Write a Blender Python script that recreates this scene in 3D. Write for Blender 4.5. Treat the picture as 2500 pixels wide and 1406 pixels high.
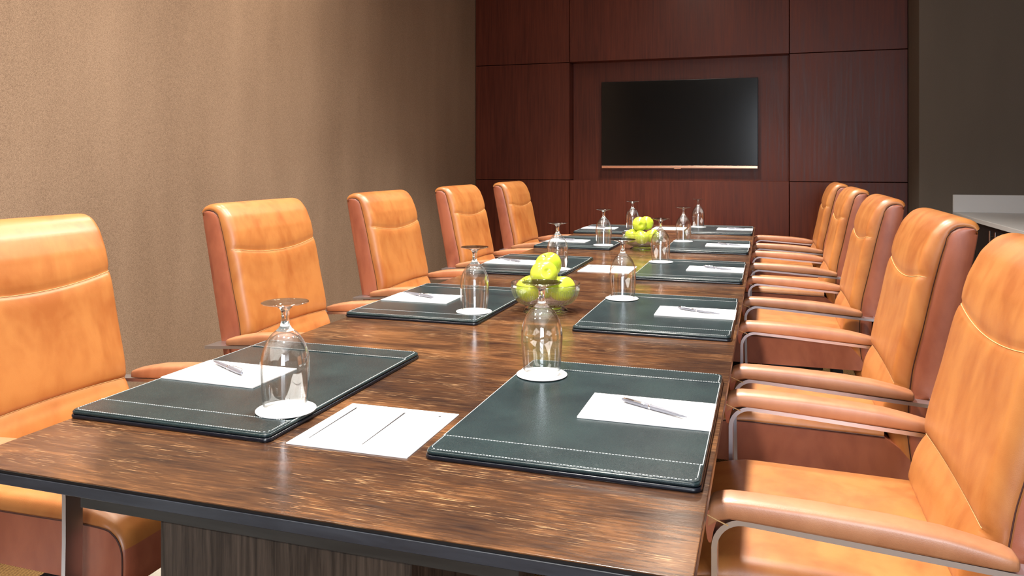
import bpy, bmesh, math, random
from mathutils import Vector, Matrix
random.seed(7)
PI = math.pi
for o in list(bpy.data.objects): bpy.data.objects.remove(o)
scene = bpy.context.scene
COL = scene.collection

# ------------------------------------------------------------------ camera
FPX, HORIZON, YAW = 1918.8, 396.4, 0.3135
cam_data = bpy.data.cameras.new('camera')
cam = bpy.data.objects.new('camera', cam_data); COL.objects.link(cam)
cam.location = (0, 0, 1.20)
cam.rotation_euler = (PI/2, 0, YAW)
cam_data.sensor_width = 36.0
cam_data.lens = 36.0*FPX/2500.0
cam_data.shift_y = -(703.0-HORIZON)/2500.0
cam_data.clip_start = 0.05
scene.camera = cam

# ------------------------------------------------------------------ world, exposure
w = bpy.data.worlds.new('world'); scene.world = w; w.use_nodes = True
w.node_tree.nodes['Background'].inputs[0].default_value = (0.75, 0.85, 1.0, 1)
w.node_tree.nodes['Background'].inputs[1].default_value = 1.0
vs = scene.view_settings
vs.view_transform = 'Standard'; vs.look = 'None'; vs.gamma = 1.0; vs.use_curve_mapping = False
vs.exposure = -0.25

CEIL = 2.95
def area(name, loc, rot, sx, sy, power, color, spread=PI):
    l = bpy.data.lights.new(name, 'AREA'); l.shape = 'RECTANGLE'; l.size = sx; l.size_y = sy
    l.energy = power; l.color = color; l.spread = spread
    o = bpy.data.objects.new(name, l); COL.objects.link(o); o.location = loc; o.rotation_euler = rot
    return o
# soft fill lights added just inside the unseen window behind the camera
for wx in (0.475, 1.185):
    area('window_fill', (wx, -2.33, 1.55), (PI/2, 0, 0), 0.62, 1.66, 66, (0.86, 0.92, 1.0))

# ------------------------------------------------------------------ tags
def tag(o, label=None, cat=None, group=None, kind=None):
    if label: o['label'] = label
    if cat: o['category'] = cat
    if group: o['group'] = group
    if kind: o['kind'] = kind
    return o
def empty(name, loc=(0, 0, 0), rz=0.0, parent=None):
    o = bpy.data.objects.new(name, None); COL.objects.link(o)
    o.location = loc; o.rotation_euler = (0, 0, rz); o.empty_display_size = 0.05
    if parent: o.parent = parent
    return o
def obj(name, bm, mat, parent=None, smooth=False, loc=None, angle=None):
    me = bpy.data.meshes.new(name)
    bm.normal_update(); bm.to_mesh(me); bm.free()
    mats = mat if isinstance(mat, (list, tuple)) else [mat]
    for m in mats: me.materials.append(m)
    if smooth:
        for p in me.polygons: p.use_smooth = True
        if angle is not None: me.set_sharp_from_angle(angle=angle)
    o = bpy.data.objects.new(name, me); COL.objects.link(o)
    if parent: o.parent = parent
    if loc: o.location = loc
    return o
KIDS = {}
def children(o): return [c for c in bpy.data.objects if c.parent is o]
def copy_tree(o, parent=None, kids=None):
    c = o.copy(); COL.objects.link(c); c.parent = parent
    for ch in children(o): copy_tree(ch, c)
    return c

# ------------------------------------------------------------------ mesh helpers
def box(bm, x0, x1, y0, y1, z0, z1, bev=0.0, seg=2):
    b = bmesh.new()
    v = [b.verts.new((x, y, z)) for z in (z0, z1) for y in (y0, y1) for x in (x0, x1)]
    for f in ((0, 2, 3, 1), (4, 5, 7, 6), (0, 1, 5, 4), (2, 6, 7, 3), (0, 4, 6, 2), (1, 3, 7, 5)):
        b.faces.new([v[i] for i in f])
    if bev > 0:
        bmesh.ops.bevel(b, geom=b.edges[:], offset=bev, segments=seg, affect='EDGES', profile=0.5)
    merge(bm, b)
def merge(bm, b):
    m = {}
    for v in b.verts: m[v] = bm.verts.new(v.co)
    for f in b.faces:
        try:
            nf = bm.faces.new([m[v] for v in f.verts]); nf.smooth = f.smooth; nf.material_index = f.material_index
        except ValueError: pass
    b.free()
def grid(bm, P, closed_u=False, closed_v=False):
    """P[i][j] points -> quads"""
    V = [[bm.verts.new(p) for p in row] for row in P]
    n, m = len(V), len(V[0])
    for i in range(n if closed_u else n-1):
        for j in range(m if closed_v else m-1):
            a, b, c, d = V[i][j], V[(i+1) % n][j], V[(i+1) % n][(j+1) % m], V[i][(j+1) % m]
            bm.faces.new((a, b, c, d))
    return V
def lathe(bm, prof, n=48, cap0=False, cap1=False, mod=None):
    rows = []
    for k, (r, z) in enumerate(prof):
        row = []
        for j in range(n):
            a = 2*PI*j/n; rr = r + (mod(k, a, r, z) if mod else 0)
            row.append((rr*math.cos(a), rr*math.sin(a), z))
        rows.append(row)
    V = grid(bm, rows, closed_v=True)
    if cap0: bm.faces.new(V[0])
    if cap1: bm.faces.new(V[-1])
    bmesh.ops.reverse_faces(bm, faces=bm.faces[:])
    return V
def tube(bm, pts, r, n=8, caps=True, up=(0, 0, 1)):
    pts = [Vector(p) for p in pts]
    rs = r if isinstance(r, (list, tuple)) else [r]*len(pts)
    rows = []; N = None
    for i, p in enumerate(pts):
        t = (pts[min(i+1, len(pts)-1)]-pts[max(i-1, 0)]).normalized()
        if N is None:
            N = Vector(up).cross(t)
            if N.length < 1e-4: N = Vector((1, 0, 0)).cross(t)
        N = (N-t*N.dot(t)).normalized(); B = t.cross(N)
        rows.append([p+(N*math.cos(2*PI*j/n)+B*math.sin(2*PI*j/n))*rs[i] for j in range(n)])
    V = grid(bm, rows, closed_v=True)
    if caps: bm.faces.new(V[0]); bm.faces.new(V[-1])
def sweep_rect(bm, pts, wy, th):
    """flat bar whose path lies in the local xz plane; wy = width along y, th = thickness in plane"""
    pts = [Vector(p) for p in pts]; rows = []
    for i, p in enumerate(pts):
        t = (pts[min(i+1, len(pts)-1)]-pts[max(i-1, 0)]).normalized()
        nrm = Vector((0, 1, 0)).cross(t).normalized()
        Y = Vector((0, 1, 0)); c = 0.0015
        q = []
        for sy, sn in ((-1, -1), (1, -1), (1, 1), (-1, 1)):
            q.append(p+Y*(sy*wy/2)+nrm*(sn*th/2))
        rows.append(q)
    V = grid(bm, rows, closed_v=True)
    bm.faces.new(V[0]); bm.faces.new(V[-1])
def rrect(x0, x1, y0, y1, r, n=6):
    P = []
    for cx, cy, a0 in ((x1-r, y1-r, 0), (x0+r, y1-r, PI/2), (x0+r, y0+r, PI), (x1-r, y0+r, 1.5*PI)):
        for k in range(n+1):
            a = a0+PI/2*k/n; P.append((cx+r*math.cos(a), cy+r*math.sin(a)))
    return P
def slab(bm, x0, x1, y0, y1, z0, z1, r, edge=0.002):
    """rounded-corner board with softened edges"""
    rows = []
    for inset, z in ((edge+.0012, z0), (edge+.0004, z0), (edge, z0), (edge*0.3, z0+edge*0.3), (0, z0+edge), (0, z1-edge), (edge*0.3, z1-edge*0.3), (edge, z1), (edge+.0004, z1), (edge+.0012, z1)):
        rows.append([(x, y, z) for x, y in rrect(x0+inset, x1-inset, y0+inset, y1-inset, max(r-inset, 0.001))])
    V = grid(bm, rows, closed_v=True)
    bm.faces.new(V[0]); bm.faces.new(V[-1])
def fixn(bm): bmesh.ops.recalc_face_normals(bm, faces=bm.faces[:])
def lerp_tab(tab, t):
    if t <= tab[0][0]: return tab[0][1]
    for (a, va), (b, vb) in zip(tab, tab[1:]):
        if t <= b: return va+(vb-va)*(t-a)/(b-a)
    return tab[-1][1]
def smooth_tab(pts, n):
    """Catmull-Rom through 2-D points"""
    P = [Vector(p) for p in pts]; out = []
    for i in range(len(P)-1):
        p0 = P[max(i-1, 0)]; p1 = P[i]; p2 = P[i+1]; p3 = P[min(i+2, len(P)-1)]
        for k in range(n):
            t = k/n
            out.append(0.5*((2*p1)+(-p0+p2)*t+(2*p0-5*p1+4*p2-p3)*t*t+(-p0+3*p1-3*p2+p3)*t**3))
    out.append(P[-1]); return out

# ------------------------------------------------------------------ materials
class M:
    def __init__(s, name):
        s.m = bpy.data.materials.new(name); s.m.use_nodes = True
        s.nt = s.m.node_tree; s.N = s.nt.nodes; s.L = s.nt.links
        s.p = s.N['Principled BSDF']
    def n(s, t, **kw):
        d = s.N.new(t)
        for k, v in kw.items(): setattr(d, k, v)
        return d
    def set(s, **kw):
        for k, v in kw.items():
            k = {'spec': 'Specular IOR Level', 'coat': 'Coat Weight', 'coat_r': 'Coat Roughness', 'trans': 'Transmission Weight', 'color': 'Base Color',
                 'emit': 'Emission Color', 'emit_s': 'Emission Strength', 'ssw': 'Subsurface Weight', 'sheen': 'Sheen Weight'}.get(k, k.capitalize() if k != 'IOR' else k)
            if isinstance(v, tuple) and len(v) == 3: v = v+(1,)
            s.p.inputs[k].default_value = v
        return s
    def coord(s, scale=(1, 1, 1), space='Object', rot=(0, 0, 0)):
        tc = s.n('ShaderNodeTexCoord'); mp = s.n('ShaderNodeMapping')
        mp.inputs['Scale'].default_value = scale; mp.inputs['Rotation'].default_value = rot
        s.L.new(tc.outputs[space], mp.inputs[0]); return mp.outputs[0]
    def world(s, scale=(1, 1, 1)):
        g = s.n('ShaderNodeNewGeometry'); mp = s.n('ShaderNodeMapping')
        mp.inputs['Scale'].default_value = scale
        s.L.new(g.outputs['Position'], mp.inputs[0]); return mp.outputs[0]
    def noise(s, vec, scale, detail=4, rough=0.5, dist=0.0):
        d = s.n('ShaderNodeTexNoise'); d.inputs['Scale'].default_value = scale
        d.inputs['Detail'].default_value = detail; d.inputs['Roughness'].default_value = rough
        d.inputs['Distortion'].default_value = dist
        s.L.new(vec, d.inputs['Vector']); return d.outputs['Fac']
    def ramp(s, fac, stops, interp='LINEAR'):
        d = s.n('ShaderNodeValToRGB'); cr = d.color_ramp; cr.interpolation = interp
        while len(cr.elements) < len(stops): cr.elements.new(0.5)
        for e, (p, c) in zip(cr.elements, stops):
            e.position = p; e.color = (c if isinstance(c, tuple) else (c, c, c))+(1,)
        s.L.new(fac, d.inputs[0]); return d.outputs[0]
    def mix(s, fac, a, b, mode='MIX'):
        d = s.n('ShaderNodeMix', data_type='RGBA', blend_type=mode)
        for i, v in ((0, fac), (6, a), (7, b)):
            if isinstance(v, (int, float)): d.inputs[i].default_value = v
            elif isinstance(v, tuple): d.inputs[i].default_value = v+(1,)
            else: s.L.new(v, d.inputs[i])
        return d.outputs[2]
    def math(s, op, a, b=0.0):
        d = s.n('ShaderNodeMath', operation=op)
        for i, v in ((0, a), (1, b)):
            if isinstance(v, (int, float)): d.inputs[i].default_value = v
            else: s.L.new(v, d.inputs[i])
        return d.outputs[0]
    def link(s, out, inp): s.L.new(out, s.p.inputs[inp])
    def bump(s, h, strength=0.2, dist=0.001):
        d = s.n('ShaderNodeBump'); d.inputs['Strength'].default_value = strength; d.inputs['Distance'].default_value = dist
        s.L.new(h, d.inputs['Height']); s.L.new(d.outputs[0], s.p.inputs['Normal'])
def plain(name, color, rough=0.5, **kw):
    return M(name).set(color=color, roughness=rough, **kw).m

def leather(name, c0, c1, rough, grain=0.25, scale=1.0, spec=0.75):
    a = M(name)
    oi = a.n('ShaderNodeObjectInfo')
    g = a.n('ShaderNodeNewGeometry'); add = a.n('ShaderNodeVectorMath', operation='ADD')
    a.L.new(g.outputs['Position'], add.inputs[0]); a.L.new(oi.outputs['Random'], add.inputs[1])
    mp = a.n('ShaderNodeMapping'); mp.inputs['Scale'].default_value = (1, 1, 0.55); a.L.new(add.outputs[0], mp.inputs[0])
    big = a.noise(mp.outputs[0], 7.0*scale, 4, 0.6, 0.6)
    mid = a.noise(mp.outputs[0], 34.0*scale, 3, 0.5)
    f = a.math('ADD', a.math('MULTIPLY', big, 0.75), a.math('MULTIPLY', mid, 0.25))
    a.link(a.ramp(f, [(0.36, c1), (0.58, c0)]), 'Base Color')
    fine = a.noise(g.outputs['Position'], 650.0, 2, 0.6)
    a.link(a.math('ADD', a.math('MULTIPLY', fine, 0.15), rough-0.07), 'Roughness')
    a.bump(a.math('ADD', fine, a.math('MULTIPLY', big, 2.0)), grain, 0.0006)
    a.set(spec=spec, coat=.22, coat_r=.36)
    return a.m
LEATHER = leather('tan_aniline_leather', (0.445, 0.170, 0.042), (0.34, 0.102, 0.020), 0.41)
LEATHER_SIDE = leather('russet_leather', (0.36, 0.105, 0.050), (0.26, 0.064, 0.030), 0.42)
LEATHER_ARM = leather('armrest_leather', (0.44, 0.190, 0.088), (0.35, 0.130, 0.055), 0.42, spec=1.0)
PIPING = plain('seam_thread', (0.66, 0.40, 0.17), 0.6)
PIPING_D = plain('dark_piping', (0.055, 0.014, 0.008), 0.6)
METAL = M('brushed_steel').set(color=(0.66, 0.66, 0.72), roughness=0.34, metallic=1.0).m
CHROME = M('chrome').set(color=(0.75, 0.75, 0.78), roughness=0.12, metallic=1.0).m
BLACKPL = plain('black_plastic', (0.012, 0.012, 0.013), 0.4)
DARKVOID = plain('hollow_shade', (0.03, 0.014, 0.010), 0.8)  # near-black colour standing in for the shade inside the chair's hollows

def mk_tablewood():
    a = M('walnut_table_veneer')
    v = a.coord((1.0, 9.0, 9.0))
    low = a.noise(a.coord((0.9, 3.2, 3.0)), 2.4, 5, 0.6, 0.8)
    gr = a.noise(a.coord((1.6, 17.0, 9.0)), 9.0, 6, 0.7, 0.4)
    f = a.math('ADD', a.math('MULTIPLY', low, 0.6), a.math('MULTIPLY', gr, 0.4))
    base = a.ramp(f, [(0.38, (0.020, 0.010, 0.008)), (0.50, (0.066, 0.029, 0.014)), (0.62, (0.190, 0.082, 0.032))])
    fl = a.noise(a.coord((7.5, 165.0, 60.0)), 2.6, 4, 0.6)
    msk = a.noise(a.coord((1.2, 5.5, 4.0)), 2.4, 4, 0.65)
    fleck = a.math('MULTIPLY', a.ramp(fl, [(0.58, 0.0), (0.66, 1.0)]), a.ramp(msk, [(0.46, 0.0), (0.62, 1.0)]))
    a.link(a.mix(a.math('MULTIPLY', fleck, 0.85), base, (0.60, 0.36, 0.18)), 'Base Color')
    fine = a.noise(a.coord((12.0, 160.0, 100.0)), 3.0, 3, 0.6)
    a.link(a.ramp(fine, [(0.3, 0.13), (0.7, 0.24)]), 'Roughness')
    a.bump(a.math('ADD', fine, gr), 0.10, 0.0006)
    a.set(spec=0.55)
    return a.m
WOOD = mk_tablewood()
def mk_darkwood(name, scale, c0, c1, rough, str_=0.15):
    a = M(name)
    gr = a.noise(a.coord(scale), 3.0, 6, 0.65, 0.3)
    a.link(a.ramp(gr, [(0.35, c0), (0.66, c1)]), 'Base Color')
    a.set(roughness=rough); a.bump(gr, str_, 0.0006)
    return a.m
EDGE = mk_darkwood('ebonised_edge', (2, 20, 20), (0.018, 0.022, 0.031), (0.034, 0.041, 0.055), 0.32)
APRON = mk_darkwood('ebonised_apron', (2, 20, 20), (0.020, 0.021, 0.021), (0.034, 0.035, 0.034), 0.42)
PEDW = mk_darkwood('wenge_pedestal', (45, 45, 2.2), (0.014, 0.010, 0.008), (0.075, 0.055, 0.042), 0.5)
def mk_panel():
    a = M('cherry_wall_veneer')
    oi = a.n('ShaderNodeObjectInfo')
    gr = a.noise(a.world((26.0, 26.0, 1.1)), 2.2, 6, 0.65, 0.25)
    low = a.noise(a.world((2.5, 1, 0.6)), 1.3, 3, 0.5)
    f = a.math('ADD', a.math('MULTIPLY', gr, 0.7), a.math('MULTIPLY', low, 0.3))
    a.link(a.ramp(f, [(0.32, (0.062, 0.0105, 0.0048)), (0.66, (0.135, 0.027, 0.0105))]), 'Base Color')
    a.link(a.ramp(gr, [(0.3, 0.36), (0.7, 0.48)]), 'Roughness')
    a.bump(gr, 0.06, 0.0005); a.set(spec=0.32)
    return a.m
PANEL = mk_panel()
def mk_wall(name, c0, c1):
    a = M(name)
    sp = a.noise(a.world((1, 1, 1)), 420.0, 3, 0.75)
    lo = a.noise(a.world((1, 1, 0.25)), 3.0, 3, 0.5)
    f = a.math('ADD', a.math('MULTIPLY', sp, 0.8), a.math('MULTIPLY', lo, 0.2))
    a.link(a.ramp(f, [(0.38, c0), (0.62, c1)]), 'Base Color')
    a.set(roughness=0.75, spec=0.25); a.bump(sp, 0.25, 0.001)
    return a.m
WALLPAPER = mk_wall('brown_grasscloth', (0.160, 0.101, 0.064), (0.37, 0.255, 0.172))
GREYPAPER = mk_wall('grey_brown_wallcovering', (0.100, 0.080, 0.062), (0.155, 0.127, 0.100))
CEILM = plain('pale_ceiling', (0.78, 0.77, 0.74), 0.85)
FRONTP = plain('off_white_wall_paint', (0.55, 0.54, 0.52), 0.85)
BLACKGAP = plain('shadow_gap', (0.006, 0.004, 0.004), 0.7)
def mk_padleather():
    a = M('dark_green_desk_leather')
    lo = a.noise(a.world(), 9.0, 4, 0.6)
    fi = a.noise(a.world(), 900.0, 2, 0.6)
    sp = a.noise(a.world(), 260.0, 2, 0.5)
    base = a.ramp(lo, [(0.3, (0.009, 0.018, 0.022)), (0.7, (0.018, 0.034, 0.037))])
    a.link(a.mix(a.math('MULTIPLY', a.ramp(sp, [(0.66, 0.0), (0.74, 1.0)]), 0.30), base, (0.10, 0.14, 0.13)), 'Base Color')
    a.link(a.ramp(fi, [(0.3, 0.20), (0.7, 0.34)]), 'Roughness')
    a.bump(fi, 0.18, 0.0005); a.set(spec=0.38)
    return a.m
PADL = mk_padleather()
PADE = plain('navy_black_pad_edge', (0.004, 0.006, 0.012), 0.28)
STITCH = plain('silver_grey_thread', (0.50, 0.53, 0.54), 0.5)
PAPER = M('white_paper').set(color=(0.74, 0.74, 0.75), roughness=0.6, spec=0.2).m
PAPER2 = M('coaster_card').set(color=(0.72, 0.72, 0.73), roughness=0.7, spec=0.2).m
INK = plain('black_ink', (0.01, 0.01, 0.015), 0.5)
PENM = M('pewter_pen_barrel').set(color=(0.20, 0.21, 0.25), roughness=0.25, metallic=0.3).m
GLASS = M('clear_glass').set(color=(1, 1, 1), roughness=0.0, trans=1.0, IOR=1.48).m
GLASSB = M('pressed_glass').set(color=(0.97, 1.0, 0.99), roughness=0.0, trans=1.0, IOR=1.46).m
def mk_thin():
    a = M('thin_glass_wall'); nt = a.nt
    lw = a.n('ShaderNodeLayerWeight'); lw.inputs['Blend'].default_value = .5
    fr = a.math('MULTIPLY_ADD', a.math('POWER', lw.outputs['Facing'], 3.0), .85); fr.node.inputs[2].default_value = .10
    tr = a.n('ShaderNodeBsdfTransparent'); a.L.new(a.ramp(lw.outputs['Facing'], [(.55, (.985, .99, .99)), (.93, (.62, .66, .68))]), tr.inputs[0])
    gl = a.n('ShaderNodeBsdfGlossy'); gl.inputs['Roughness'].default_value = 0.015; gl.inputs['Color'].default_value = (1, 1, 1, 1)
    mx = a.n('ShaderNodeMixShader'); a.L.new(fr, mx.inputs[0]); a.L.new(tr.outputs[0], mx.inputs[1]); a.L.new(gl.outputs[0], mx.inputs[2])
    a.L.new(mx.outputs[0], a.N['Material Output'].inputs[0]); a.N.remove(a.p)
    return a.m
THIN = mk_thin()
def mk_apple():
    a = M('green_apple_skin')
    oi = a.n('ShaderNodeObjectInfo')
    g = a.noise(a.coord(), 16.0, 3, 0.5)
    base = a.ramp(g, [(0.3, (0.33, 0.48, 0.022)), (0.7, (0.56, 0.62, 0.060))])
    sp = a.noise(a.coord(), 240.0, 2, 0.5)
    a.link(a.mix(a.math('MULTIPLY', a.ramp(sp, [(0.70, 0.0), (0.76, 1.0)]), 0.5), base, (0.75, 0.80, 0.30)), 'Base Color')
    a.set(roughness=0.22, spec=0.5); return a.m
APPLE = mk_apple()
STEMM = plain('apple_stalk', (0.05, 0.03, 0.01), 0.7)
SCREEN = M('tv_screen_glass').set(color=(0.002, 0.002, 0.0022), roughness=0.16, spec=0.35).m
TVBLACK = plain('tv_casing', (0.008, 0.008, 0.009), 0.35)
COPPER = M('copper_trim').set(color=(0.85, 0.48, 0.33), roughness=0.25, metallic=1.0).m
COUNTER = M('white_quartz').set(color=(0.62, 0.61, 0.60), roughness=0.35).m
CABD = mk_darkwood('black_brown_cabinet', (30, 30, 2), (0.006, 0.005, 0.005), (0.014, 0.011, 0.010), 0.4)
def mk_carpet():
    a = M('patterned_carpet')
    g = a.n('ShaderNodeNewGeometry'); sep = a.n('ShaderNodeSeparateXYZ'); a.L.new(g.outputs['Position'], sep.inputs[0])
    rib = a.n('ShaderNodeTexWave'); rib.wave_type = 'BANDS'; rib.bands_direction = 'X'
    mp = a.n('ShaderNodeMapping'); mp.inputs['Rotation'].default_value = (0, 0, 0.5); a.L.new(g.outputs['Position'], mp.inputs[0])
    a.L.new(mp.outputs[0], rib.inputs[0]); rib.inputs['Scale'].default_value = 42.0; rib.inputs['Distortion'].default_value = 2.0
    rib.inputs['Detail'].default_value = 2.0; rib.inputs['Detail Scale'].default_value = 3.0
    brown = a.ramp(rib.outputs[1], [(0.2, (0.085, 0.045, 0.018)), (0.8, (0.34, 0.20, 0.075))])
    pile = a.noise(g.outputs['Position'], 420.0, 3, 0.6)
    # broad pale brushstroke bands running beneath the table
    wob = a.noise(a.world((1, 1, 1)), 5.0, 5, 0.6)
    t = a.math('ADD', a.math('ADD', sep.outputs[0], a.math('MULTIPLY', wob, 0.16)), a.math('MULTIPLY', sep.outputs[1], -0.10))
    m = a.n('ShaderNodeMath', operation='PINGPONG'); a.L.new(a.math('ADD', t, 1.74), m.inputs[0]); m.inputs[1].default_value = 1.9
    pale = a.ramp(m.outputs[0], [(0.0, 1.0), (0.27, 1.0), (0.31, 0.0)])
    blue = a.ramp(m.outputs[0], [(0.18, 0.0), (0.21, 1.0), (0.31, 1.0), (0.34, 0.0)])
    c = a.mix(pale, brown, (0.62, 0.58, 0.50)); c = a.mix(blue, c, (0.22, 0.36, 0.55))
    c = a.mix(0.35, c, a.ramp(pile, [(0.3, 0.25), (0.7, 1.0)]), 'MULTIPLY')
    a.link(c, 'Base Color'); a.set(roughness=0.95, spec=0.1); a.bump(pile, 0.6, 0.004)
    return a.m
CARPET = mk_carpet()
LAMPM = M('lamp_diffuser').set(color=(1, 1, 1), emit=(1.0, 0.90, 0.76), emit_s=28.0).m
WHITEP = plain('white_paint', (0.75, 0.74, 0.72), 0.5)

# ------------------------------------------------------------------ the room
XL, XR, YB, YF = -2.525, 1.90, 6.90, -2.40
def struct(name, bm, mat, parent=None, **k):
    o = obj(name, bm, mat, parent, **k)
    if parent is None: o['kind'] = 'structure'
    return o
bm = bmesh.new(); box(bm, XL-.1, XR+.1, YF-.1, YB+.1, -.08, 0); struct('floor', bm, CARPET)
bm = bmesh.new(); box(bm, XL-.1, XR+.1, YF-.1, YB+.1, CEIL, CEIL+.1); struct('ceiling', bm, CEILM)
bm = bmesh.new(); box(bm, XL-.1, XL, YF, YB, 0, CEIL); struct('wall_left', bm, WALLPAPER)
bm = bmesh.new(); box(bm, XR, XR+.1, YF, YB, 0, CEIL); struct('wall_right', bm, GREYPAPER)
bm = bmesh.new(); box(bm, XL, 1.035, YB, YB+.1, 0, CEIL); WB = struct('wall_back', bm, BLACKGAP)
bm = bmesh.new(); box(bm, 1.037, XR, 6.25, YB+.1, 0, CEIL); struct('wall_niche', bm, GREYPAPER)
# wall behind the camera, with a window opening
bm = bmesh.new()
wx0, wx1, wz0, wz1 = 0.12, 1.54, 0.65, 2.45
box(bm, XL, wx0, YF-.1, YF, 0, CEIL); box(bm, wx1, XR, YF-.1, YF, 0, CEIL)
box(bm, wx0, wx1, YF-.1, YF, 0, wz0); box(bm, wx0, wx1, YF-.1, YF, wz1, CEIL)
struct('wall_front', bm, FRONTP)
bm = bmesh.new()
for x in (wx0, .81, wx1-.04): box(bm, x, x+.04, YF-.07, YF-.02, wz0, wz1)
for z in (wz0, wz1-.04): box(bm, wx0, wx1, YF-.07, YF-.02, z, z+.04)
WN = struct('window_1', bm, WHITEP)
bm = bmesh.new(); box(bm, wx0, wx1, YF-.05, YF-.044, wz0, wz1)
struct('window_glass', bm, GLASS, WN)
# baseboards
bm = bmesh.new(); box(bm, XL, XL+.014, YF, 6.70, 0, .10, .002, 1); struct('baseboard_left', bm, CABD)
bm = bmesh.new(); box(bm, XR-.014, XR, YF, 2.9, 0, .10, .002, 1); struct('baseboard_right', bm, CABD)

# cherry panelling: panels on the back wall, the middle one set back in a niche
XS = [XL+.004, -1.641, 0.172, 1.035]
ZS = [(0.0, 1.045), (1.045, 2.075), (2.075, CEIL)]
g = .004
for i in range(3):
    for j, (z0, z1) in enumerate(ZS):
        mid = (i == 1 and j == 1)
        bm = bmesh.new()
        if mid: box(bm, XS[i]-.0, XS[i+1]+.0, 6.84, 6.87, z0-.03, z1+.03)
        else: box(bm, XS[i]+g*.7, XS[i+1]-g*.7, 6.70, 6.84 if j != 1 else 6.90, z0+g*.7, z1-g*.7, .0015, 1)
        struct('wood_panel', bm, PANEL, WB)

# ------------------------------------------------------------------ television
t = empty('television', (-0.723, 6.838, 1.16))
tag(t, 'flat black television with a copper lower edge hung in the panelled niche', 'television')
bm = bmesh.new(); box(bm, -.655, .655, -.045, -.008, -.012, .742, .003, 2); obj('casing', bm, TVBLACK, t)
bm = bmesh.new(); box(bm, -.651, .651, -.0475, -.044, .016, .738, .001, 1); obj('screen', bm, SCREEN, t)
bm = bmesh.new(); box(bm, -.653, .653, -.052, -.044, -.012, .012, .003, 2); box(bm, -.03, .03, -.052, -.044, -.018, -.01, .002, 1)
obj('copper_bezel', bm, COPPER, t)
bm = bmesh.new(); box(bm, -.2, .2, -.010, 0.001, .2, .5); obj('wall_bracket', bm, BLACKPL, t)

# ------------------------------------------------------------------ counter on the right
t = empty('countertop', (1.249, 6.248, 0.83)); tag(t, 'white stone countertop with a low backsplash along the right wall', 'countertop')
bm = bmesh.new(); box(bm, 0, .648, -3.3, 0, -.010, .018, .002, 1); obj('worktop', bm, COUNTER, t)
bm = bmesh.new(); box(bm, 0, .648, -.02, 0, .018, .143, .002, 1); obj('backsplash', bm, COUNTER, t)
def cabinet(y1, wd, nd, label):
    t = empty('base_cabinet', (1.272, y1, 0)); tag(t, label, 'cabinet', 'cabinets under the white counter')
    bm = bmesh.new(); box(bm, .02, .62, -wd+.002, -.002, .08, .819); box(bm, .06, .6, -wd+.01, -.01, 0, .08); obj('body', bm, CABD, t)
    for k in range(nd):
        a = -wd/nd*k-.003; b = -wd/nd*(k+1)+.003
        bm = bmesh.new(); box(bm, 0, .019, b, a, .09, .812, .0015, 1); d = obj('door', bm, CABD, t)
        yh = (b+.055) if k == 0 else (a-.055)
        bm = bmesh.new()
        tube(bm, [(-.032, yh, .60), (-.032, yh, .80)], .007, 12)
        for z in (.635, .765): tube(bm, [(-.032, yh, z), (0.001, yh, z)], .0045, 8)
        obj('handle', bm, CHROME, d, smooth=True, angle=.7)
    return t
cabinet(6.246, .538, 1, 'narrow dark cabinet at the far end of the counter, in the niche corner')
cabinet(5.706, 1.07, 2, 'dark cabinet whose paired bar handles show above the nearest right chair')
cabinet(4.634, 1.07, 2, 'dark cabinet under the counter, seen between the two nearest right chairs')

# ------------------------------------------------------------------ conference table
TX0, TX1, TY0, TY1, TZ = -1.228, -0.080, 0.914, 6.02, 0.725
t = empty('conference_table', ((TX0+TX1)/2, (TY0+TY1)/2, 0))
tag(t, 'long dark walnut conference table with ebonised edge on wenge pedestals', 'table')
hx, hy = (TX1-TX0)/2, (TY1-TY0)/2
bm = bmesh.new(); box(bm, -hx, hx, -hy, hy, TZ-.0022, TZ, .0009, 2); obj('tabletop', bm, WOOD, t)
bm = bmesh.new(); box(bm, -hx+.0022, hx-.0022, -hy+.0022, hy-.0022, TZ-.0072, TZ-.0022); obj('edge_reveal', bm, BLACKGAP, t)
bm = bmesh.new(); box(bm, -hx+.0003, hx-.0003, -hy+.0003, hy-.0003, TZ-.024, TZ-.0072, .0008, 1); obj('table_edge', bm, EDGE, t)
ax = 0.355
bm = bmesh.new(); box(bm, -ax, ax, -hy+.035, hy-.035, TZ-.058, TZ-.024, .001, 1); obj('apron', bm, APRON, t)
for y0, y1 in ((-hy+.037, -hy+.62), (-.35, .35), (hy-.62, hy-.037)):
    bm = bmesh.new(); box(bm, -.205, .205, y0, y1, .06, TZ-.058, .002, 1)
    ped = obj('pedestal', bm, PEDW, t)
    bm = bmesh.new(); box(bm, -.185, .185, y0+.02, y1-.02, 0, .06); obj('plinth', bm, EDGE, ped)

# ------------------------------------------------------------------ chairs (local: +x away from the table, y along it)
LEAN = [(.36, .445), (.42, .430), (.50, .420), (.60, .422), (.675, .431), (.78, .455), (.885, .477), (.96, .495), (1.005, .508)]
BW = .245
def seam_path():
    """side seam of the backrest cushion: up the front, over the top to the rear edge: (x, z, thickness)"""
    P = [(x, z) for z, x in LEAN]
    P += [(.518, 1.028), (.532, 1.040), (.550, 1.044), (.570, 1.040), (.578, 1.030)]
    S = smooth_tab(P, 10)
    out = [S[0]]                                      # resample evenly
    step = .0062; acc = 0
    L = [0]
    for a, b in zip(S, S[1:]): L.append(L[-1]+(b-a).length)
    n = int(L[-1]/step); res = []
    k = 0
    for i in range(n+1):
        d = L[-1]*i/n
        while k < len(L)-2 and L[k+1] < d: k += 1
        u = (d-L[k])/max(L[k+1]-L[k], 1e-9); res.append(S[k].lerp(S[k+1], min(u, 1)))
    return res
SP = seam_path()
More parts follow.
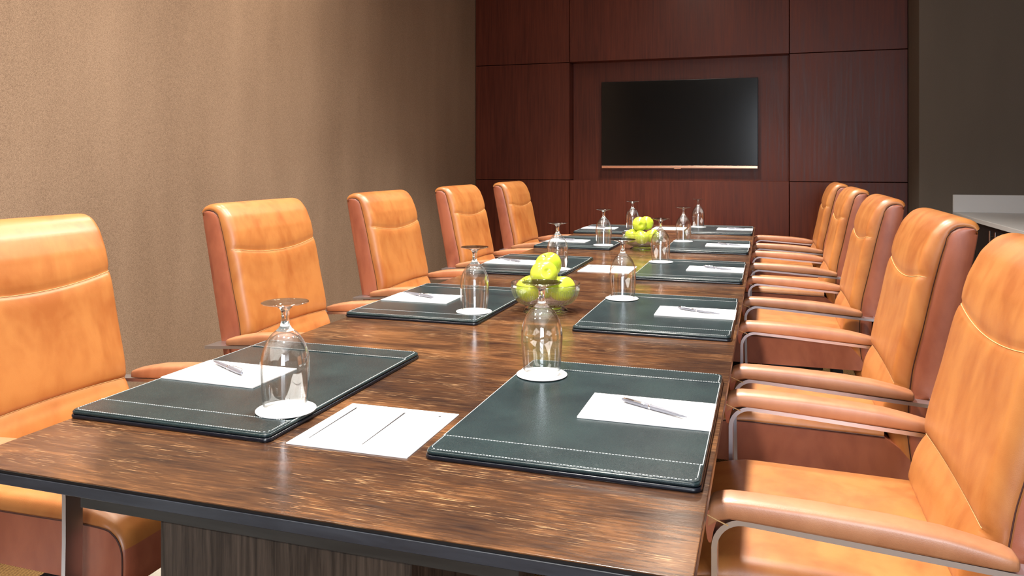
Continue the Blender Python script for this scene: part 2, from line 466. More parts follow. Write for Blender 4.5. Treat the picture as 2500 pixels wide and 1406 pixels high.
THK = [(.36, .030), (.47, .032), (.505, .044), (.535, .058), (.58, .050), (.62, .038), (.70, .038), (.85, .040), (.96, .039), (1.01, .032), (1.045, .018)]
SEAMS = [(.908, .026), (.624, -.010)]                # side height, sag in the middle
def back_point(i, u, extra=0.0, groove=True):
    p = SP[i]; q = SP[min(i+1, len(SP)-1)]; o = SP[max(i-1, 0)]
    tz = (q-o).normalized(); nx, nz = -tz.y, tz.x      # outward (toward the table / up)
    front = i < FRONT_END
    z = p.y
    th = lerp_tab(THK, z) if front else lerp_tab([(0, lerp_tab(THK, SP[FRONT_END].y)), (.6, .016), (1, .012)], (i-FRONT_END)/(len(SP)-1-FRONT_END))
    s = BW-abs(u)*1.0
    r = .025
    k = math.sqrt(max(0, 1-(1-min(s, r)/r)**2)) if s < r else 1.0
    crown = 1+.03*(1-(u/BW)**2)
    d = th*k*crown
    # dish of the row (seams sag towards the middle of the back)
    sag = lerp_tab([(.36, 0), (.624, -.010), (.76, .015), (.908, .026), (.99, .0)], z) if front else 0
    dz = -sag*(1-(u/BW)**2)
    gr = 0
    if groove and front:
        for zs, _ in SEAMS:
            e = abs(z-zs)
            gr += .0045*math.exp(-(e/.0045)**2)+.0035*math.exp(-(e/.018)**2)
    d -= gr*min(1, k*1.2)
    d += extra
    zz = z+dz
    # follow the lean of the seam line when the row sags
    x = p.x + (lerp_tab(LEAN_, zz)-lerp_tab(LEAN_, z) if dz else 0)
    if dz: d += (lerp_tab(THK, zz)-lerp_tab(THK, z))*k
    return (x+nx*d, u, zz+nz*d)
LEAN_ = LEAN
FRONT_END = max(i for i, p in enumerate(SP) if p.y < 1.028 and p.x < .54)
def us():
    a = []
    for k in range(9): a.append(BW-.025*(1-math.cos(PI/2*k/8)))
    m = a[-1]; mid = [m*(1-2*k/18) for k in range(1, 18)]
    return a+mid+[-x for x in reversed(a)]
def make_chair():
    t = empty('conference_chair')
    # backrest cushion
    bm = bmesh.new(); U = us()
    rows = [[back_point(i, u) for u in U] for i in range(len(SP))]
    V = grid(bm, rows)
    # close the rear of the cushion along the seam plane
    n = len(SP)
    C = [[bm.verts.new((p.x+.012*(1 if k < FRONT_END else .2), s*(BW-.004), p.y-(0 if k < FRONT_END else .010))) for s in (1, -1)] for k, p in enumerate(SP)]
    for i in range(n-1):
        bm.faces.new((V[i][0], V[i+1][0], C[i+1][0], C[i][0])); bm.faces.new((V[i][-1], C[i][1], C[i+1][1], V[i+1][-1]))
        bm.faces.new((C[i][0], C[i+1][0], C[i+1][1], C[i][1]))
    bm.faces.new(V[0]+[C[0][1], C[0][0]]); bm.faces.new(V[-1]+[C[-1][1], C[-1][0]])
    fixn(bm); back = obj('backrest', bm, LEATHER, t, smooth=True, angle=1.0)
    # light seam threads
    for zs, _ in SEAMS:
        i = min(range(FRONT_END), key=lambda k: abs(SP[k].y-zs))
        e_ = .003 if zs > .8 else .020
        bm = bmesh.new(); UU = [-(BW-e_)+2*(BW-e_)*k/48 for k in range(49)]
        tube(bm, [back_point(i, u, .0009) for u in UU], .0009, 6); obj('seam', bm, PIPING, back, smooth=True)
    # side panels (above the arm rail) with dark piping, back shell
    rear = [(1.030, .577), (1.012, .576), (.86, .548), (.60, .500), (.40, .462)]
    def rx(z): return lerp_tab(sorted(rear), z)
    for s in (1, -1):
        bm = bmesh.new(); F = []
        zs = [.40, .45, .50, .54, .58, .598, .602]+[.61+(1.010-.61)*k/28 for k in range(29)]
        prof = [(lerp_tab(LEAN, z)+.002, z) for z in zs]+[(.520, 1.026), (.534, 1.036), (.552, 1.039), (.568, 1.036)]
        back_ = [(rx(z) if z > .6 else lerp_tab(LEAN, z)+.045, z) for z in zs]+[(.5765, 1.018), (.5768, 1.022), (.577, 1.025), (.5772, 1.028)]
        R = []
        for (xa, za), (xb, zb) in zip(prof, back_):
            row = []
            for k in range(9):
                v = k/8; puff = .006*math.sin(PI*v)**.6 if 0 < v < 1 else 0
                row.append((xa+(xb-xa)*v, s*(BW-.004+puff), za+(zb-za)*v))
            R.append(row)
        V = grid(bm, R)
        W = grid(bm, [[(p[0], s*(BW-.03), p[2]) for p in row] for row in R])
        nr = len(R)
        for i in range(nr-1):
            bm.faces.new((V[i][0], W[i][0], W[i+1][0], V[i+1][0])); bm.faces.new((V[i][8], V[i+1][8], W[i+1][8], W[i][8]))
        for k in range(8):
            bm.faces.new((V[0][k], V[0][k+1], W[0][k+1], W[0][k])); bm.faces.new((V[-1][k], W[-1][k], W[-1][k+1], V[-1][k+1]))
        fixn(bm); sp = obj('side_panel', bm, LEATHER_SIDE, t, smooth=True, angle=1.0)
        bm = bmesh.new()
        tube(bm, [(x, s*(BW-.0015), z) for x, z in prof]+[(.578, s*(BW-.0015), 1.029)], .0017, 6); obj('piping', bm, PIPING_D, sp, smooth=True)
    # back shell: thin upholstered board
    bm = bmesh.new()
    zs = [.42+(1.020-.42)*k/24 for k in range(25)]
    R = []
    for z in zs:
        x = rx(z)
        R.append([(x+.001, -BW+.001, z), (x+.005, -BW+.005, z), (x+.007, -BW+.03, z), (x+.007, BW-.03, z), (x+.005, BW-.005, z), (x+.001, BW-.001, z), (x-.022, BW-.001, z), (x-.022, -BW+.001, z)])
    V = grid(bm, R, closed_v=True); bm.faces.new(V[0]); bm.faces.new(V[-1]); fixn(bm)
    obj('back_shell', bm, LEATHER_SIDE, t, smooth=True, angle=.8)
    bm = bmesh.new()
    box(bm, .425, .475, -BW+.05, BW-.05, .43, .60); obj('hollow_fill', bm, DARKVOID, t)  # dark block added to give the open hollow below the rail its shade
    # seat: boxed cushion, crowned top running over the front edge
    SX0, SX1, SB, ST, SW = -.068, .366, .392, .500, .252
    P = [(SX0+.006, SB), (SX0, SB+.02), (SX0, .455), (SX0+.008, .478), (SX0+.022, .492), (SX0+.045, ST), (.05, .502), (.16, .500), (.28, .498), (SX1, .496)]
    S = smooth_tab(P, 6)
    r = .03; rows = []
    for i, p in enumerate(S):
        o = S[max(i-1, 0)]; q = S[min(i+1, len(S)-1)]; tt = (q-o).normalized(); nx, nz = -tt.y, tt.x
        row = []
        for u in [SW-r*(1-math.cos(PI/2*k/7)) for k in range(8)]+[(SW-r)*(1-2*k/14) for k in range(1, 14)]+[-(SW-r*(1-math.cos(PI/2*k/7))) for k in range(7, -1, -1)]:
            s_ = SW-abs(u); kk = math.sqrt(max(0, 1-(1-min(s_, r)/r)**2))
            top = max(0, min(1, (p.x-SX0)/.10))
            d = (.010+.020*top)*kk+.006*top*(1-(u/SW)**2)
            row.append((p.x+nx*d, u, p.y+nz*d))
        rows.append(row)
    bm = bmesh.new(); V = grid(bm, rows); bm.faces.new(V[0]); 
    W = grid(bm, [[(p.x+.002 if p.x < 0 else p.x, s*(SW-.004), p.y-.006) for s in (1, -1)] for p in S])
    for i in range(len(S)-1):
        bm.faces.new((V[i][0], V[i+1][0], W[i+1][0], W[i][0])); bm.faces.new((V[i][-1], W[i][1], W[i+1][1], V[i+1][-1]))
    bm.faces.new(V[-1]+[W[-1][1], W[-1][0]])
    fixn(bm)
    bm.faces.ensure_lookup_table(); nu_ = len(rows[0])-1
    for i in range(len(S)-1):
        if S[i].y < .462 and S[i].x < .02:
            for q in range(nu_): bm.faces[i*nu_+q].material_index = 1  # darker russet puts the table's shade into the seat front's colour
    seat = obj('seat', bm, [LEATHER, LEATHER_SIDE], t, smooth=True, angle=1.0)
    # seat box below (side walls)
    side = [(p.x+.001, p.y) for p in S]
    out = side+[(.378, .487), (.402, .470), (.428, .440), (.440, .410), (.425, SB)]
    for s in (1, -1):
        bm = bmesh.new()
        a = [bm.verts.new((x, s*(SW-.001), z)) for x, z in out]; b = [bm.verts.new((x, s*(SW-.05), z)) for x, z in out]
        bm.faces.new(a); bm.faces.new(b)
        for i in range(len(out)): j = (i+1) % len(out); bm.faces.new((a[i], a[j], b[j], b[i]))
        fixn(bm); sd = obj('seat_side', bm, LEATHER_SIDE, t)
        bm = bmesh.new(); tube(bm, [(x, s*(SW+.0005), z) for x, z in side[3:]], .0018, 6); obj('piping', bm, PIPING_D, sd, smooth=True)
    bm = bmesh.new(); box(bm, SX0+.02, .40, -SW+.045, SW-.045, SB+.002, .478); obj('seat_box', bm, DARKVOID, t)  # dark colour puts shade into the gap between seat and backrest
    # armrests with their flat steel loops
    for s in (1, -1):
        yc = s*.302
        bm = bmesh.new(); rows = []
        prof = [(-.012, .612, .636, .018), (-.0105, .606, .648, .023), (-.004, .612, .660, .0255), (.010, .6225, .6655, .0262), (.024, .6265, .6680, .0265), (.06, .6272, .6690, .0265), (.15, .6272, .6690, .0265), (.26, .6272, .6655, .0265),
                (.33, .6272, .660, .0265), (.375, .6272, .652, .0262), (.412, .6272, .644, .0250), (.4225, .628, .640, .0225), (.4255, .631, .637, .018)]
        T = []
        for k in range(len(prof)-1):
            for q in range(3):
                u = q/3; T.append(tuple(prof[k][j]*(1-u)+prof[k+1][j]*u for j in range(4)))
        T.append(prof[-1])
        for x, zb, zt, hw in T:
            zb += .008-.062*max(x, 0)*.9; zt += -.004-.012*max(x, 0)*1.5+.003
            row = []; n = 24; zc = (zb+zt)/2; hh = (zt-zb)/2
            for j in range(n):
                a = 2*PI*j/n; c, q = math.cos(a), math.sin(a); e = .42
                row.append((x, yc+hw*math.copysign(abs(c)**e, c), zc+hh*math.copysign(abs(q)**(.60 if q > 0 else .3), q)))
            rows.append(row)
        V = grid(bm, rows, closed_v=True); bm.faces.new(V[0]); bm.faces.new(V[-1]); fixn(bm)
        n0 = len(bm.faces)
        rw = []                                         # leather tab folded down over the front bend of the loop
        for z, xa, xb, hw in ((.645, -.0125, .006, .0235), (.630, -.0135, .004, .0235), (.612, -.0125, -.001, .0225), (.598, -.0105, -.0035, .0210), (.592, -.0085, -.0050, .0190)):
            rw.append([(xa, yc-hw, z), (xa, yc+hw, z), (xb, yc+hw, z), (xb, yc-hw, z)])
        V = grid(bm, rw, closed_v=True); bm.faces.new(V[0]); bm.faces.new(V[-1])
        bm.faces.ensure_lookup_table()
        for f in bm.faces[n0:]: f.material_index = 1  # tab coloured darker russet, its shade put into the leather colour
        fixn(bm)
        arm = obj('armrest', bm, [LEATHER_ARM, LEATHER_SIDE], t, smooth=True, angle=1.2)
        for sg in (-1, 1):
            bm = bmesh.new()
            tube(bm, [(-.012+.034*k/6, yc+sg*(.0235+.0028*min(1, k/3)), .6385-.0125*k/6) for k in range(7)], .0011, 5)
            obj('seam', bm, PIPING, arm, smooth=True)
        bm = bmesh.new(); R = .045
        pts = [(.508, yc, .600), (.30, yc, .6135), (R+.02, yc, .6285), (R, yc, .6295)]
        pts += [(R-R*math.sin(a), yc, .6295-R+R*math.cos(a)) for a in [PI/2*k/8 for k in range(1, 9)]]
        pts += [(0, yc, .50), (.002, yc, .42), (.004, yc, .372)]
        pts += [(.004+.03-.03*math.cos(a), yc, .372-.03*math.sin(a)) for a in [PI/2*k/4 for k in range(1, 5)]]
        pts += [(.20, yc, .342)]
        sweep_rect(bm, pts, .038, .009); fixn(bm); obj('arm_frame', bm, METAL, t, smooth=True, angle=.5)
        bm = bmesh.new(); box(bm, .470, .508, min(yc-s*.065, yc), max(yc-s*.065, yc), .5965, .6045); obj('frame_bracket', bm, METAL, t)
        bm = bmesh.new(); box(bm, .10, .20, min(s*.10, yc), max(s*.10, yc), .338, .347); obj('under_bar', bm, METAL, t)
    # swivel base
    bm = bmesh.new(); box(bm, .06, .30, -.11, .11, .346, .393, .006, 2); obj('tilt_box', bm, BLACKPL, t)
    bm = bmesh.new(); tube(bm, [(.18, 0, .10), (.18, 0, .35)], .027, 20); tube(bm, [(.18, 0, .095), (.18, 0, .14)], .04, 20); obj('column', bm, METAL, t, smooth=True, angle=.6)
    for k in range(5):
        a = 2*PI*k/5+.3; c, s_ = math.cos(a), math.sin(a)
        bm = bmesh.new(); rows = []
        for r_, hw, z0, z1 in ((.02, .028, .092, .130), (.15, .022, .088, .112), (.29, .016, .078, .094)):
            rows.append([(.18+c*r_-s_*y, s_*r_+c*y, z) for y, z in ((-hw, z0), (hw, z0), (hw*.7, z1), (-hw*.7, z1))])
        V = grid(bm, rows, closed_v=True); bm.faces.new(V[0]); bm.faces.new(V[-1]); fixn(bm)
        lg = obj('leg', bm, METAL, t)
        bm = bmesh.new(); cx, cy = .18+c*.285, s_*.285
        for sg in (-1, 1):
            tube(bm, [(cx-s_*sg*.008, cy+c*sg*.008, .029), (cx-s_*sg*.022, cy+c*sg*.022, .029)], .029, 18)
        tube(bm, [(cx, cy, .03), (cx, cy, .082)], .008, 8)
        obj('caster', bm, BLACKPL, lg, smooth=True, angle=.6)
    return t

CH = make_chair()
def chair_labels(side, i):
    if side == 'R':
        return ['tan leather chair at the lower right corner, nearest on the right side of the table',
                'tan leather chair on the right, second from the camera, russet side panel in full view',
                'tan leather chair in the middle of the five along the right side',
                'tan leather chair on the right, second from the panelled wall',
                'tan leather chair on the right closest to the panelled wall, mostly hidden'][i]
    return ['tan leather chair cut by the left picture edge, nearest on the left side',
            'tan leather chair on the left behind the nearest upturned goblet, against the brown wall',
            'tan leather chair in the middle of the five along the left side',
            'tan leather chair on the left at the corner of brown wall and wood panelling',
            'tan leather chair on the left farthest away, fully in front of the wood panelling'][i]
RC = [1.615, 2.463, 3.565, 4.672, 5.745]; LC = [1.440, 2.440, 3.400, 4.395, 5.400]
SPOTS = [('R', i, -.080, y, 0.0) for i, y in enumerate(RC)]+[('L', i, -1.228+(.0 if i else 0), y, PI) for i, y in enumerate(LC)]
for n, (sd, i, x, y, rz) in enumerate(SPOTS):
    c = CH if n == 0 else copy_tree(CH)
    c.location = (x, y, 0); c.rotation_euler = (0, 0, rz)
    tag(c, chair_labels(sd, i), 'chair', 'tan leather chairs along the %s side of the table' % ('right' if sd == 'R' else 'left'))

for o in bpy.data.objects:                              # the nearest right chair's back is tipped a little further
    if o.parent is CH and o.name.split('.')[0] in ('backrest', 'side_panel', 'back_shell', 'hollow_fill'):
        a_ = math.radians(2.2); px0, pz0 = .42, .50
        o.rotation_euler = (0, a_, 0); o.location = (px0-(px0*math.cos(a_)+pz0*math.sin(a_)), 0, pz0-(-px0*math.sin(a_)+pz0*math.cos(a_)))
# ------------------------------------------------------------------ desk pads (local: origin at the centre of the underside)
PW, PL_, PT = .2173, .3073, .015
def make_pad():
    t = empty('desk_pad')
    bm = bmesh.new(); slab(bm, -PW, PW, -PL_, PL_, 0, .0072, .014, .0022); fixn(bm); obj('base_board', bm, PADE, t, smooth=True, angle=.9)
    bm = bmesh.new(); slab(bm, -PW+.0015, PW-.0015, -PL_+.0015, PL_-.0015, .0074, .0140, .013, .0026); fixn(bm); tb = obj('leather_top', bm, PADL, t, smooth=True, angle=.9)
    def dashes(bm, path, pitch=.0052, dl=.0036, hw=.00055, z=.0142):
        for (xa, ya), (xb, yb) in zip(path, path[1:]):
            L = math.hypot(xb-xa, yb-ya); n = max(1, int(L/pitch)); dx, dy = (xb-xa)/L, (yb-ya)/L
            for k in range(n):
                s = (k+.2)*L/n; e = min(s+dl, L)
                pts = [(xa+dx*s-dy*w_, ya+dy*s+dx*w_) for w_ in (-hw, hw)]+[(xa+dx*e-dy*w_, ya+dy*e+dx*w_) for w_ in (hw, -hw)]
                lo = [bm.verts.new((x, y, z-.0006)) for x, y in pts]; hi = [bm.verts.new((x, y, z+.0004)) for x, y in pts]
                bm.faces.new(hi)
                for i in range(4): bm.faces.new((lo[i], lo[(i+1) % 4], hi[(i+1) % 4], hi[i]))
    for s in (1, -1):
        bm = bmesh.new()
        y0, y1 = sorted((s*(PL_-.076), s*(PL_-.0045)))
        slab(bm, -PW+.0042, PW-.0042, y0, y1, .0138, .0153, .010, .0007); fixn(bm)
        fl = obj('end_flap', bm, PADL, t, smooth=True, angle=.9)
        bm = bmesh.new(); ys = s*(PL_-.073)
        dashes(bm, [(-PW+.004, ys), (PW-.004, ys)], z=.0155)
        c = .012; X = PW-.0075; Y = PL_-.0078
        dashes(bm, [(-X, s*(Y-.066)), (-X, s*(Y-c)), (-X+c*.3, s*(Y-c*.3)), (-X+c, s*Y), (X-c, s*Y), (X-c*.3, s*(Y-c*.3)), (X, s*(Y-c)), (X, s*(Y-.066))], z=.0155)
        obj('stitching', bm, STITCH, fl)
    bm = bmesh.new(); X = PW-.0042
    for s in (1, -1): dashes(bm, [(s*X, -PL_+.074), (s*X, PL_-.074)], dl=.0048)
    obj('stitching', bm, STITCH, tb)
    return t
PAD = make_pad()
def ordinal(side, i):
    a = ['nearest', 'second', 'middle', 'fourth', 'farthest'][i]
    return a
PR0 = [1.1525, 2.1511, 3.1734, 4.1954, 5.3037]; PL0 = [1.1347, 2.1377, 3.1486, 4.1847, 5.1261]
PZ = TZ
pads = []
seatname = {('R', 0): 'the nearest right seat', ('R', 1): 'the second seat on the right', ('R', 2): 'the middle seat on the right', ('R', 3): 'the fourth seat on the right', ('R', 4): 'the farthest right seat',
            ('L', 0): 'the nearest left seat', ('L', 1): 'the second seat on the left', ('L', 2): 'the middle seat on the left', ('L', 3): 'the fourth seat on the left', ('L', 4): 'the farthest left seat'}
n = 0
for sd, arr in (('R', PR0), ('L', PL0)):
    for i, y0 in enumerate(arr):
        p = PAD if n == 0 else copy_tree(PAD); n += 1
        p.location = (-.3058 if sd == 'R' else -1.0181, y0+PL_, PZ); p.rotation_euler = (0, 0, 0 if sd == 'R' else PI)
        tag(p, 'dark green stitched leather desk pad before %s' % seatname[sd, i], 'desk pad', 'leather desk pads on the table')
        pads.append((sd, i, y0+PL_))

# ------------------------------------------------------------------ notepads and pens
PADTOP = PZ+.0142
bm = bmesh.new(); box(bm, -.1175, .1175, -.077, .077, 0, .0030, .0004, 1)
NOTE = obj('notepad', bm, PAPER)
def make_pen():
    t = empty('ballpoint_pen')
    bm = bmesh.new()
    prof = [(.0008, -.074), (.0012, -.0715), (.0024, -.066), (.0036, -.050), (.0044, -.020), (.0046, .004), (.0046, .006)]
    lathe(bm, prof, 20, True, True); obj('barrel', bm, PENM, t, smooth=True, angle=.8)
    bm = bmesh.new(); lathe(bm, [(.0048, .007), (.0050, .012), (.0048, .050), (.0042, .064), (.0034, .068), (.0028, .0725), (.0012, .0735)], 20, True, True)
    cap = obj('cap', bm, PENM, t, smooth=True, angle=.8)
    bm = bmesh.new(); lathe(bm, [(.0051, .0045), (.0054, .0052), (.0054, .0070), (.0050, .0078)], 20, True, True); obj('ring', bm, CHROME, t, smooth=True, angle=.8)
    bm = bmesh.new()
    pts = [(.0046, 0, .062), (.0075, 0, .064), (.0082, 0, .058), (.0080, 0, .040), (.0070, 0, .022), (.0062, 0, .016)]
    sw = [Vector(p) for p in pts]; sweep_rect(bm, sw, .0026, .0011); fixn(bm); obj('clip', bm, CHROME, cap)
    return t
PEN = make_pen()
# lay the pen down: local z becomes horizontal
def lay(o, loc, ang, roll=0.6):
    d = Vector((math.cos(ang), math.sin(ang), 0))
    # local z -> d (tip at -z), local x rolled about d
    up = Vector((0, 0, 1)); side = up.cross(d)
    x = up*math.cos(roll)+side*math.sin(roll); y = d.cross(x)
    o.rotation_euler = Matrix((x, y, d)).transposed().to_euler(); o.location = loc
pen_lr = {'R': (-.1995, 1.461-1.460, math.atan2(1.498-1.424, -.266+.133)), 'L': (-1.135, 1.460-1.442, math.atan2(1.423-1.497, -1.066+1.204))}
n = 0
for sd, i, yc in pads:
    o = NOTE if n == 0 else NOTE.copy()
    if n: COL.objects.link(o)
    dx = [0, .002, -.001, .003, 0][i]
    o.location = (-.2083+dx if sd == 'R' else -1.112+dx, yc+(.001 if sd == 'R' else -.003), PADTOP)
    o.rotation_euler = (0, 0, [0, .006, -.01, .012, .0][i] if sd == 'R' else [-.02, .015, .02, -.01, .01][i])
    tag(o, 'blank white notepad sheet on the desk pad before %s' % seatname[sd, i], 'notepad', 'white notepads on the desk pads')
    p = PEN if n == 0 else copy_tree(PEN); n += 1
    x0, dy, ang = pen_lr[sd]
    lay(p, (x0+dx, yc+dy, PADTOP+.0030+.0053), ang+[0, .05, -.06, .04, 0][i], .9)
    tag(p, 'slim grey metal ballpoint pen on the notepad before %s' % seatname[sd, i], 'pen', 'grey pens on the notepads')

# ------------------------------------------------------------------ coasters and upturned goblets
bm = bmesh.new(); lathe(bm, [(.0, 0), (.0545, 0), (.0550, .0004), (.0550, .0014), (.0545, .0018), (0, .0018)], 48); bmesh.ops.remove_doubles(bm, verts=bm.verts[:], dist=1e-6)
fixn(bm); COAST = obj('coaster', bm, PAPER2, smooth=True, angle=.5)
def spline(prof, n=5): return [(max(p.x, 0), p.y) for p in smooth_tab(prof, n)]
def make_goblet():
    t = empty('water_goblet')
    T = .0013
    outer = [(.0388, .0), (.0415, .025), (.0438, .055), (.0450, .078), (.0438, .095), (.0400, .111), (.0335, .126), (.0250, .138), (.0165, .1455)]
    O = spline(outer, 5)
    stem_top = (.0165, .1455)
    inner = [(.0374, 0.0), (.0401, .025), (.0424, .055), (.0436, .078), (.0423, .095), (.0384, .110), (.0315, .1235), (.0220, .134), (.0110, .1395), (.0, .1405)]
    I = spline(inner, 5)
    bm = bmesh.new(); lathe(bm, [(r, z) for r, z in reversed(I)]+[(.0376, -.0002), (.0386, -.0002)][:1]+O, 56)
    bmesh.ops.remove_doubles(bm, verts=bm.verts[:], dist=1e-6); obj('bowl', bm, THIN, t, smooth=True)
    S = spline([stem_top, (.0112, .151), (.0080, .158), (.0070, .166), (.0070, .174), (.0078, .181), (.0100, .1855)], 5)
    bm = bmesh.new(); lathe(bm, S, 56); obj('stem', bm, GLASS, t, smooth=True)
    Fp = spline([(.0100, .1855), (.0150, .1890), (.0250, .1922), (.0350, .1945), (.0420, .1962)], 4)+[(.0430, .1968), (.0432, .1975), (.0428, .1982)]+[(.0400, .1984), (.030, .1982), (.020, .1980), (.010, .1978), (0, .1978)]
    bm = bmesh.new(); lathe(bm, Fp, 56); bmesh.ops.remove_doubles(bm, verts=bm.verts[:], dist=1e-6); obj('foot', bm, THIN, t, smooth=True)
    for o in children(t):
        b = bmesh.new(); b.from_mesh(o.data); b.normal_update()
        o['tmp'] = 1; b.free(); del o['tmp']
    return t
GOB = make_goblet()
n = 0
for sd, i, yc in pads:
    cx = -.465 if sd == 'R' else -.855
    cy = yc+.180 if sd == 'R' else yc-.180
    if (sd, i) == ('R', 3): cy += .0
    if (sd, i) == ('R', 4): cy = 5.735
    if (sd, i) == ('R', 0): cx, cy = -.4635, 1.639
    if (sd, i) == ('L', 0): cx, cy = -.850, 1.260
    if (sd, i) == ('L', 1): cx, cy = -.8605, 2.273
    if (sd, i) == ('L', 3): cx, cy = -.8626, 4.303
    if (sd, i) == ('R', 3): cx, cy = -.465, 4.674
    o = COAST if n == 0 else COAST.copy()
    if n: COL.objects.link(o)
    on_flap = abs(cy-yc)-.055 > -1 and abs(cy-yc)+.055 > PL_-.076
    zb = PZ+(.0159 if on_flap else .0146)
    o.location = (cx, cy, zb)
    tag(o, 'round white paper coaster under the goblet before %s' % seatname[sd, i], 'coaster', 'white coasters under the goblets')
    p = GOB if n == 0 else copy_tree(GOB); n += 1
    p.location = (cx+(0, .003, -.002, .002, 0)[i], cy+(0, -.002, .003, 0, .002)[i], zb+.0021)
    if (sd, i) == ('L', 0): p.location.x -= .002
    p.rotation_euler = (0, 0, i*.7)
    tag(p, 'clear stemmed goblet standing upside down on the coaster before %s' % seatname[sd, i], 'glass', 'upturned goblets on the table')

# ------------------------------------------------------------------ agenda sheets along the middle
L_Z = .0027
def agenda(x, y, label, rz=0.0):
    t = empty('agenda_sheet', (x, y, TZ), rz); tag(t, label, 'paper', 'printed cards down the middle of the table')
    bm = bmesh.new(); box(bm, -.112, .112, -.114, .114, 0, .0022, .0004, 1); obj('card', bm, PAPER, t)
    for x0 in (-.090, .012):
        bm = bmesh.new()
        a = [(x0-.0020, .090), (x0+.0020, .090), (x0+.0009, -.084), (x0-.0005, -.084)]
        bm.faces.new([bm.verts.new((px+(0 if py > 0 else .003), py, L_Z)) for px, py in reversed(a)]); obj('printed_line', bm, INK, t)
    bm = bmesh.new()
    bm.faces.new([bm.verts.new((.083+.0026*math.cos(q*PI/4), .090+.0026*math.sin(q*PI/4), L_Z)) for q in range(8)]); obj('printed_dot', bm, INK, t)
    return t
agenda(-.661, 1.259, 'large white card with two thin black lines, between the two nearest desk pads', .008)
agenda(-.672, 3.455, 'white card just beyond the nearer apple bowl, partly behind a goblet', .0)
agenda(-.665, 5.72, 'white card at the far end of the table behind the second apple bowl')

# ------------------------------------------------------------------ glass bowls of apples
def make_bowl():
    t = empty('glass_fruit_bowl')
    out = spline([(.050, .017), (.070, .022), (.090, .034), (.103, .052), (.109, .072), (.111, .088)], 6)
    inn = spline([(.1085, .0895), (.1060, .072), (.0995, .054), (.087, .039), (.066, .0275), (.040, .0225), (.0, .0215)], 6)
    bm = bmesh.new(); lathe(bm, out+[(.1108, .0900), (.1098, .0906)]+inn, 96)
    bmesh.ops.remove_doubles(bm, verts=bm.verts[:], dist=1e-6); bw_ = obj('bowl', bm, THIN, t, smooth=True)
    bm = bmesh.new(); NR = 46                           # pressed flutes round the outside
    body = [(r, z) for r, z in out if .028 < z < .078]
    for k in range(NR):
        a0 = 2*PI*k/NR; w_ = .30*2*PI/NR; path = []
        for r, z in body: path.append(((r+.0004)*math.cos(a0-w_), (r+.0004)*math.sin(a0-w_), z))
        rt, zt = body[-1]
        for q in range(1, 6):
            f = q/6; path.append(((rt+.0004)*math.cos(a0-w_*math.cos(PI*f)), (rt+.0004)*math.sin(a0-w_*math.cos(PI*f)), zt+.0035*math.sin(PI*f)))
        for r, z in reversed(body): path.append(((r+.0004)*math.cos(a0+w_), (r+.0004)*math.sin(a0+w_), z))
        tube(bm, path, .00075, 6)
    fixn(bm); obj('fluting', bm, GLASSB, bw_, smooth=True)
    bm = bmesh.new(); tube(bm, [(.1100*math.cos(2*PI*k/96), .1100*math.sin(2*PI*k/96), .0898) for k in range(97)], .0016, 8, caps=False); fixn(bm); obj('rim', bm, GLASSB, bw_, smooth=True)
    bm = bmesh.new()
    lathe(bm, [(0.0, .010), (.045, .0105), (.054, .006), (.062, .001), (.068, .0004), (.071, .002), (.070, .006), (.062, .011), (.052, .0145), (.050, .017)], 64)
    bmesh.ops.remove_doubles(bm, verts=bm.verts[:], dist=1e-6); obj('foot', bm, GLASSB, t, smooth=True)
    return t
BOWL = make_bowl()
def make_apple():
    bm = bmesh.new(); n, m = 40, 30
    rows = []
    R = .0434
    for i in range(m+1):
        th = PI*i/m                                     # 0 = top
        row = []
        for j in range(n):
            a = 2*PI*j/n
            r = R*(1.0+.05*math.cos(th))*(math.sin(th)**.92 if 0 < i < m else 0)
            z = R*.93*math.cos(th)
            z -= .0140*math.exp(-(math.sin(th)/.30)**2) if th < PI/2 else -.0085*math.exp(-(math.sin(th)/.26)**2)
            lob = .022*math.cos(5*a)*(max(0, -math.cos(th))**2)+.012*math.cos(2*a+1)
            row.append((r*(1+lob)*math.cos(a), r*(1+lob)*math.sin(a), z))
        rows.append(row)
    V = grid(bm, rows, closed_v=True); bmesh.ops.remove_doubles(bm, verts=bm.verts[:], dist=1e-5); fixn(bm)
    t = obj('green_apple', bm, APPLE, smooth=True)
    bm = bmesh.new(); tube(bm, [(0, 0, .024), (.0006, 0, .029), (.0015, .001, .033), (.0025, .0015, .036)], [.0011, .0011, .0013, .0018], 8)
    obj('stalk', bm, STEMM, t, smooth=True)
    return t
AP = make_apple()
def ld(lat, dep, z): return (lat*.951-dep*.308, lat*.308+dep*.951, z)
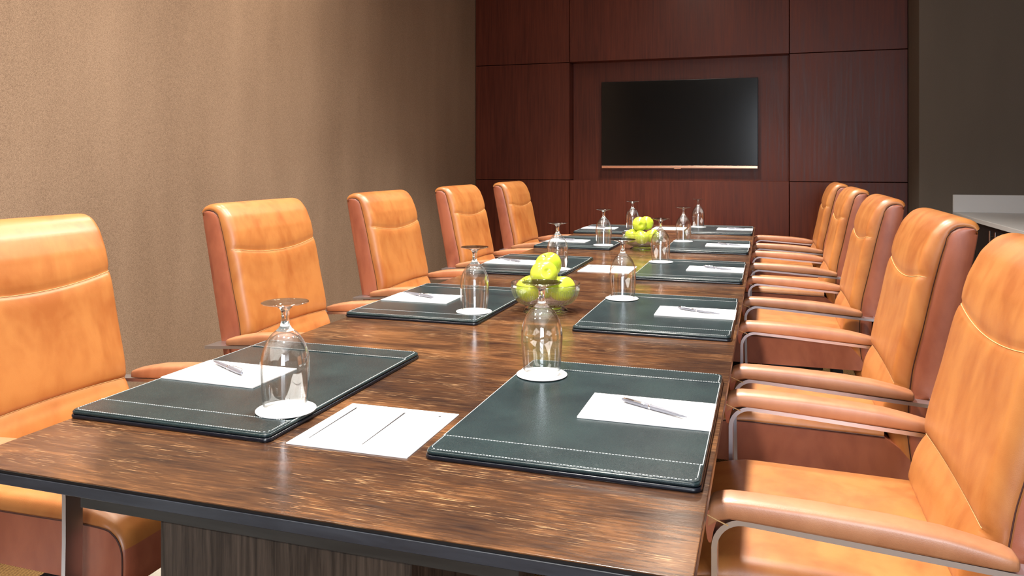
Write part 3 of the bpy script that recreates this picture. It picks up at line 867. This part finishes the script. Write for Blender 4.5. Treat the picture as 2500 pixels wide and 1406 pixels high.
SETS = [((-.674, 2.425), [
            (ld(-.052, -.006, .0720), (.3, -.5, 0), 1.0, 'green apple at the left of the nearer glass bowl, under the pile'),
            (ld(.052, -.006, .0725), (-.3, .2, 1), 1.0, 'large green apple at the right of the nearer glass bowl'),
            (ld(.000, .056, .0655), (.5, .2, 2), .82, 'smaller green apple at the back of the nearer bowl beneath the two top ones'),
            (ld(-.006, -.058, .1260), (-1.9, .35, .4), 1.0, 'front apple of the two stacked on top of the nearer bowl'),
            (ld(.012, .038, .1420), (-.35, -.1, 2.2), 1.0, 'rear apple of the two stacked on top of the nearer bowl, stalk pit showing')]),
        ((-.644, 4.30), [
            (ld(-.055, .022, .0730), (.2, -.3, 0), .9, 'green apple at the left of the farther glass bowl'),
            (ld(-.016, -.054, .0710), (.4, .1, 1), .9, 'green apple at the front of the farther glass bowl, low behind the glass'),
            (ld(.054, .004, .0730), (-.3, .4, 2), .9, 'green apple at the right of the farther bowl, behind a goblet'),
            (ld(-.018, -.006, .1390), (-1.45, -.55, .3), .9, 'left apple on top of the farther bowl with its dark stalk pit facing out'),
            (ld(.031, .063, .1385), (.3, .5, 2), .9, 'right apple on top of the farther bowl')])]
n = 0
for k, ((bx_, by_), L) in enumerate(SETS):
    b = BOWL if k == 0 else copy_tree(BOWL)
    b.location = (bx_, by_, TZ)
    tag(b, ['ribbed clear glass bowl of apples behind the nearest right goblet', 'ribbed clear glass bowl of apples farther down the table'][k], 'bowl', 'glass bowls of apples')
    for loc, rot, sc, lab in L:
        a = AP if n == 0 else copy_tree(AP); n += 1
        a.location = (bx_+loc[0], by_+loc[1], TZ+loc[2]); a.rotation_euler = rot; a.scale = (sc, sc, sc)
        tag(a, lab, 'apple', 'green apples in the %s bowl' % ('nearer', 'farther')[k])

# ------------------------------------------------------------------ ceiling lamps
def downlight(x, y, power, r, group, label, spread=2.2, color=(1.0, .95, .87)):
    t = empty('ceiling_downlight', (x, y, CEIL)); tag(t, label, 'ceiling lamp', group)
    bm = bmesh.new(); lathe(bm, [(r, 0), (r+.02, 0), (r+.022, -.004), (r+.018, -.008), (r, -.006)], 40); fixn(bm); obj('trim_ring', bm, WHITEP, t, smooth=True, angle=.6)
    bm = bmesh.new(); lathe(bm, [(0, -.002), (r, -.002), (r, -.001), (0, -.001)], 40); bmesh.ops.remove_doubles(bm, verts=bm.verts[:], dist=1e-6); obj('lamp_diffuser', bm, LAMPM, t)
    l = bpy.data.lights.new('lamp_light', 'AREA'); l.shape = 'DISK'; l.size = 2*r; l.energy = power; l.color = color; l.spread = spread
    o = bpy.data.objects.new('lamp_light', l); COL.objects.link(o); o.parent = t; o.location = (0, 0, -.012)
    return t
for k, (y, pw, sp) in enumerate(((.5, 62, 2.4), (1.9, 62, 2.4), (3.3, 60, 2.3), (4.6, 50, 1.75), (5.75, 36, 1.55))):
    downlight(-.62, y, pw, .13, 'downlights above the table', 'round recessed downlight above the middle line of the table', sp)
for k, y in enumerate((.6, 2.0, 3.4)):
    downlight(-1.95, y, 26, .07, 'downlights along the brown wall', 'small recessed downlight washing the brown wall', 2.6, (1.0, .88, .74))
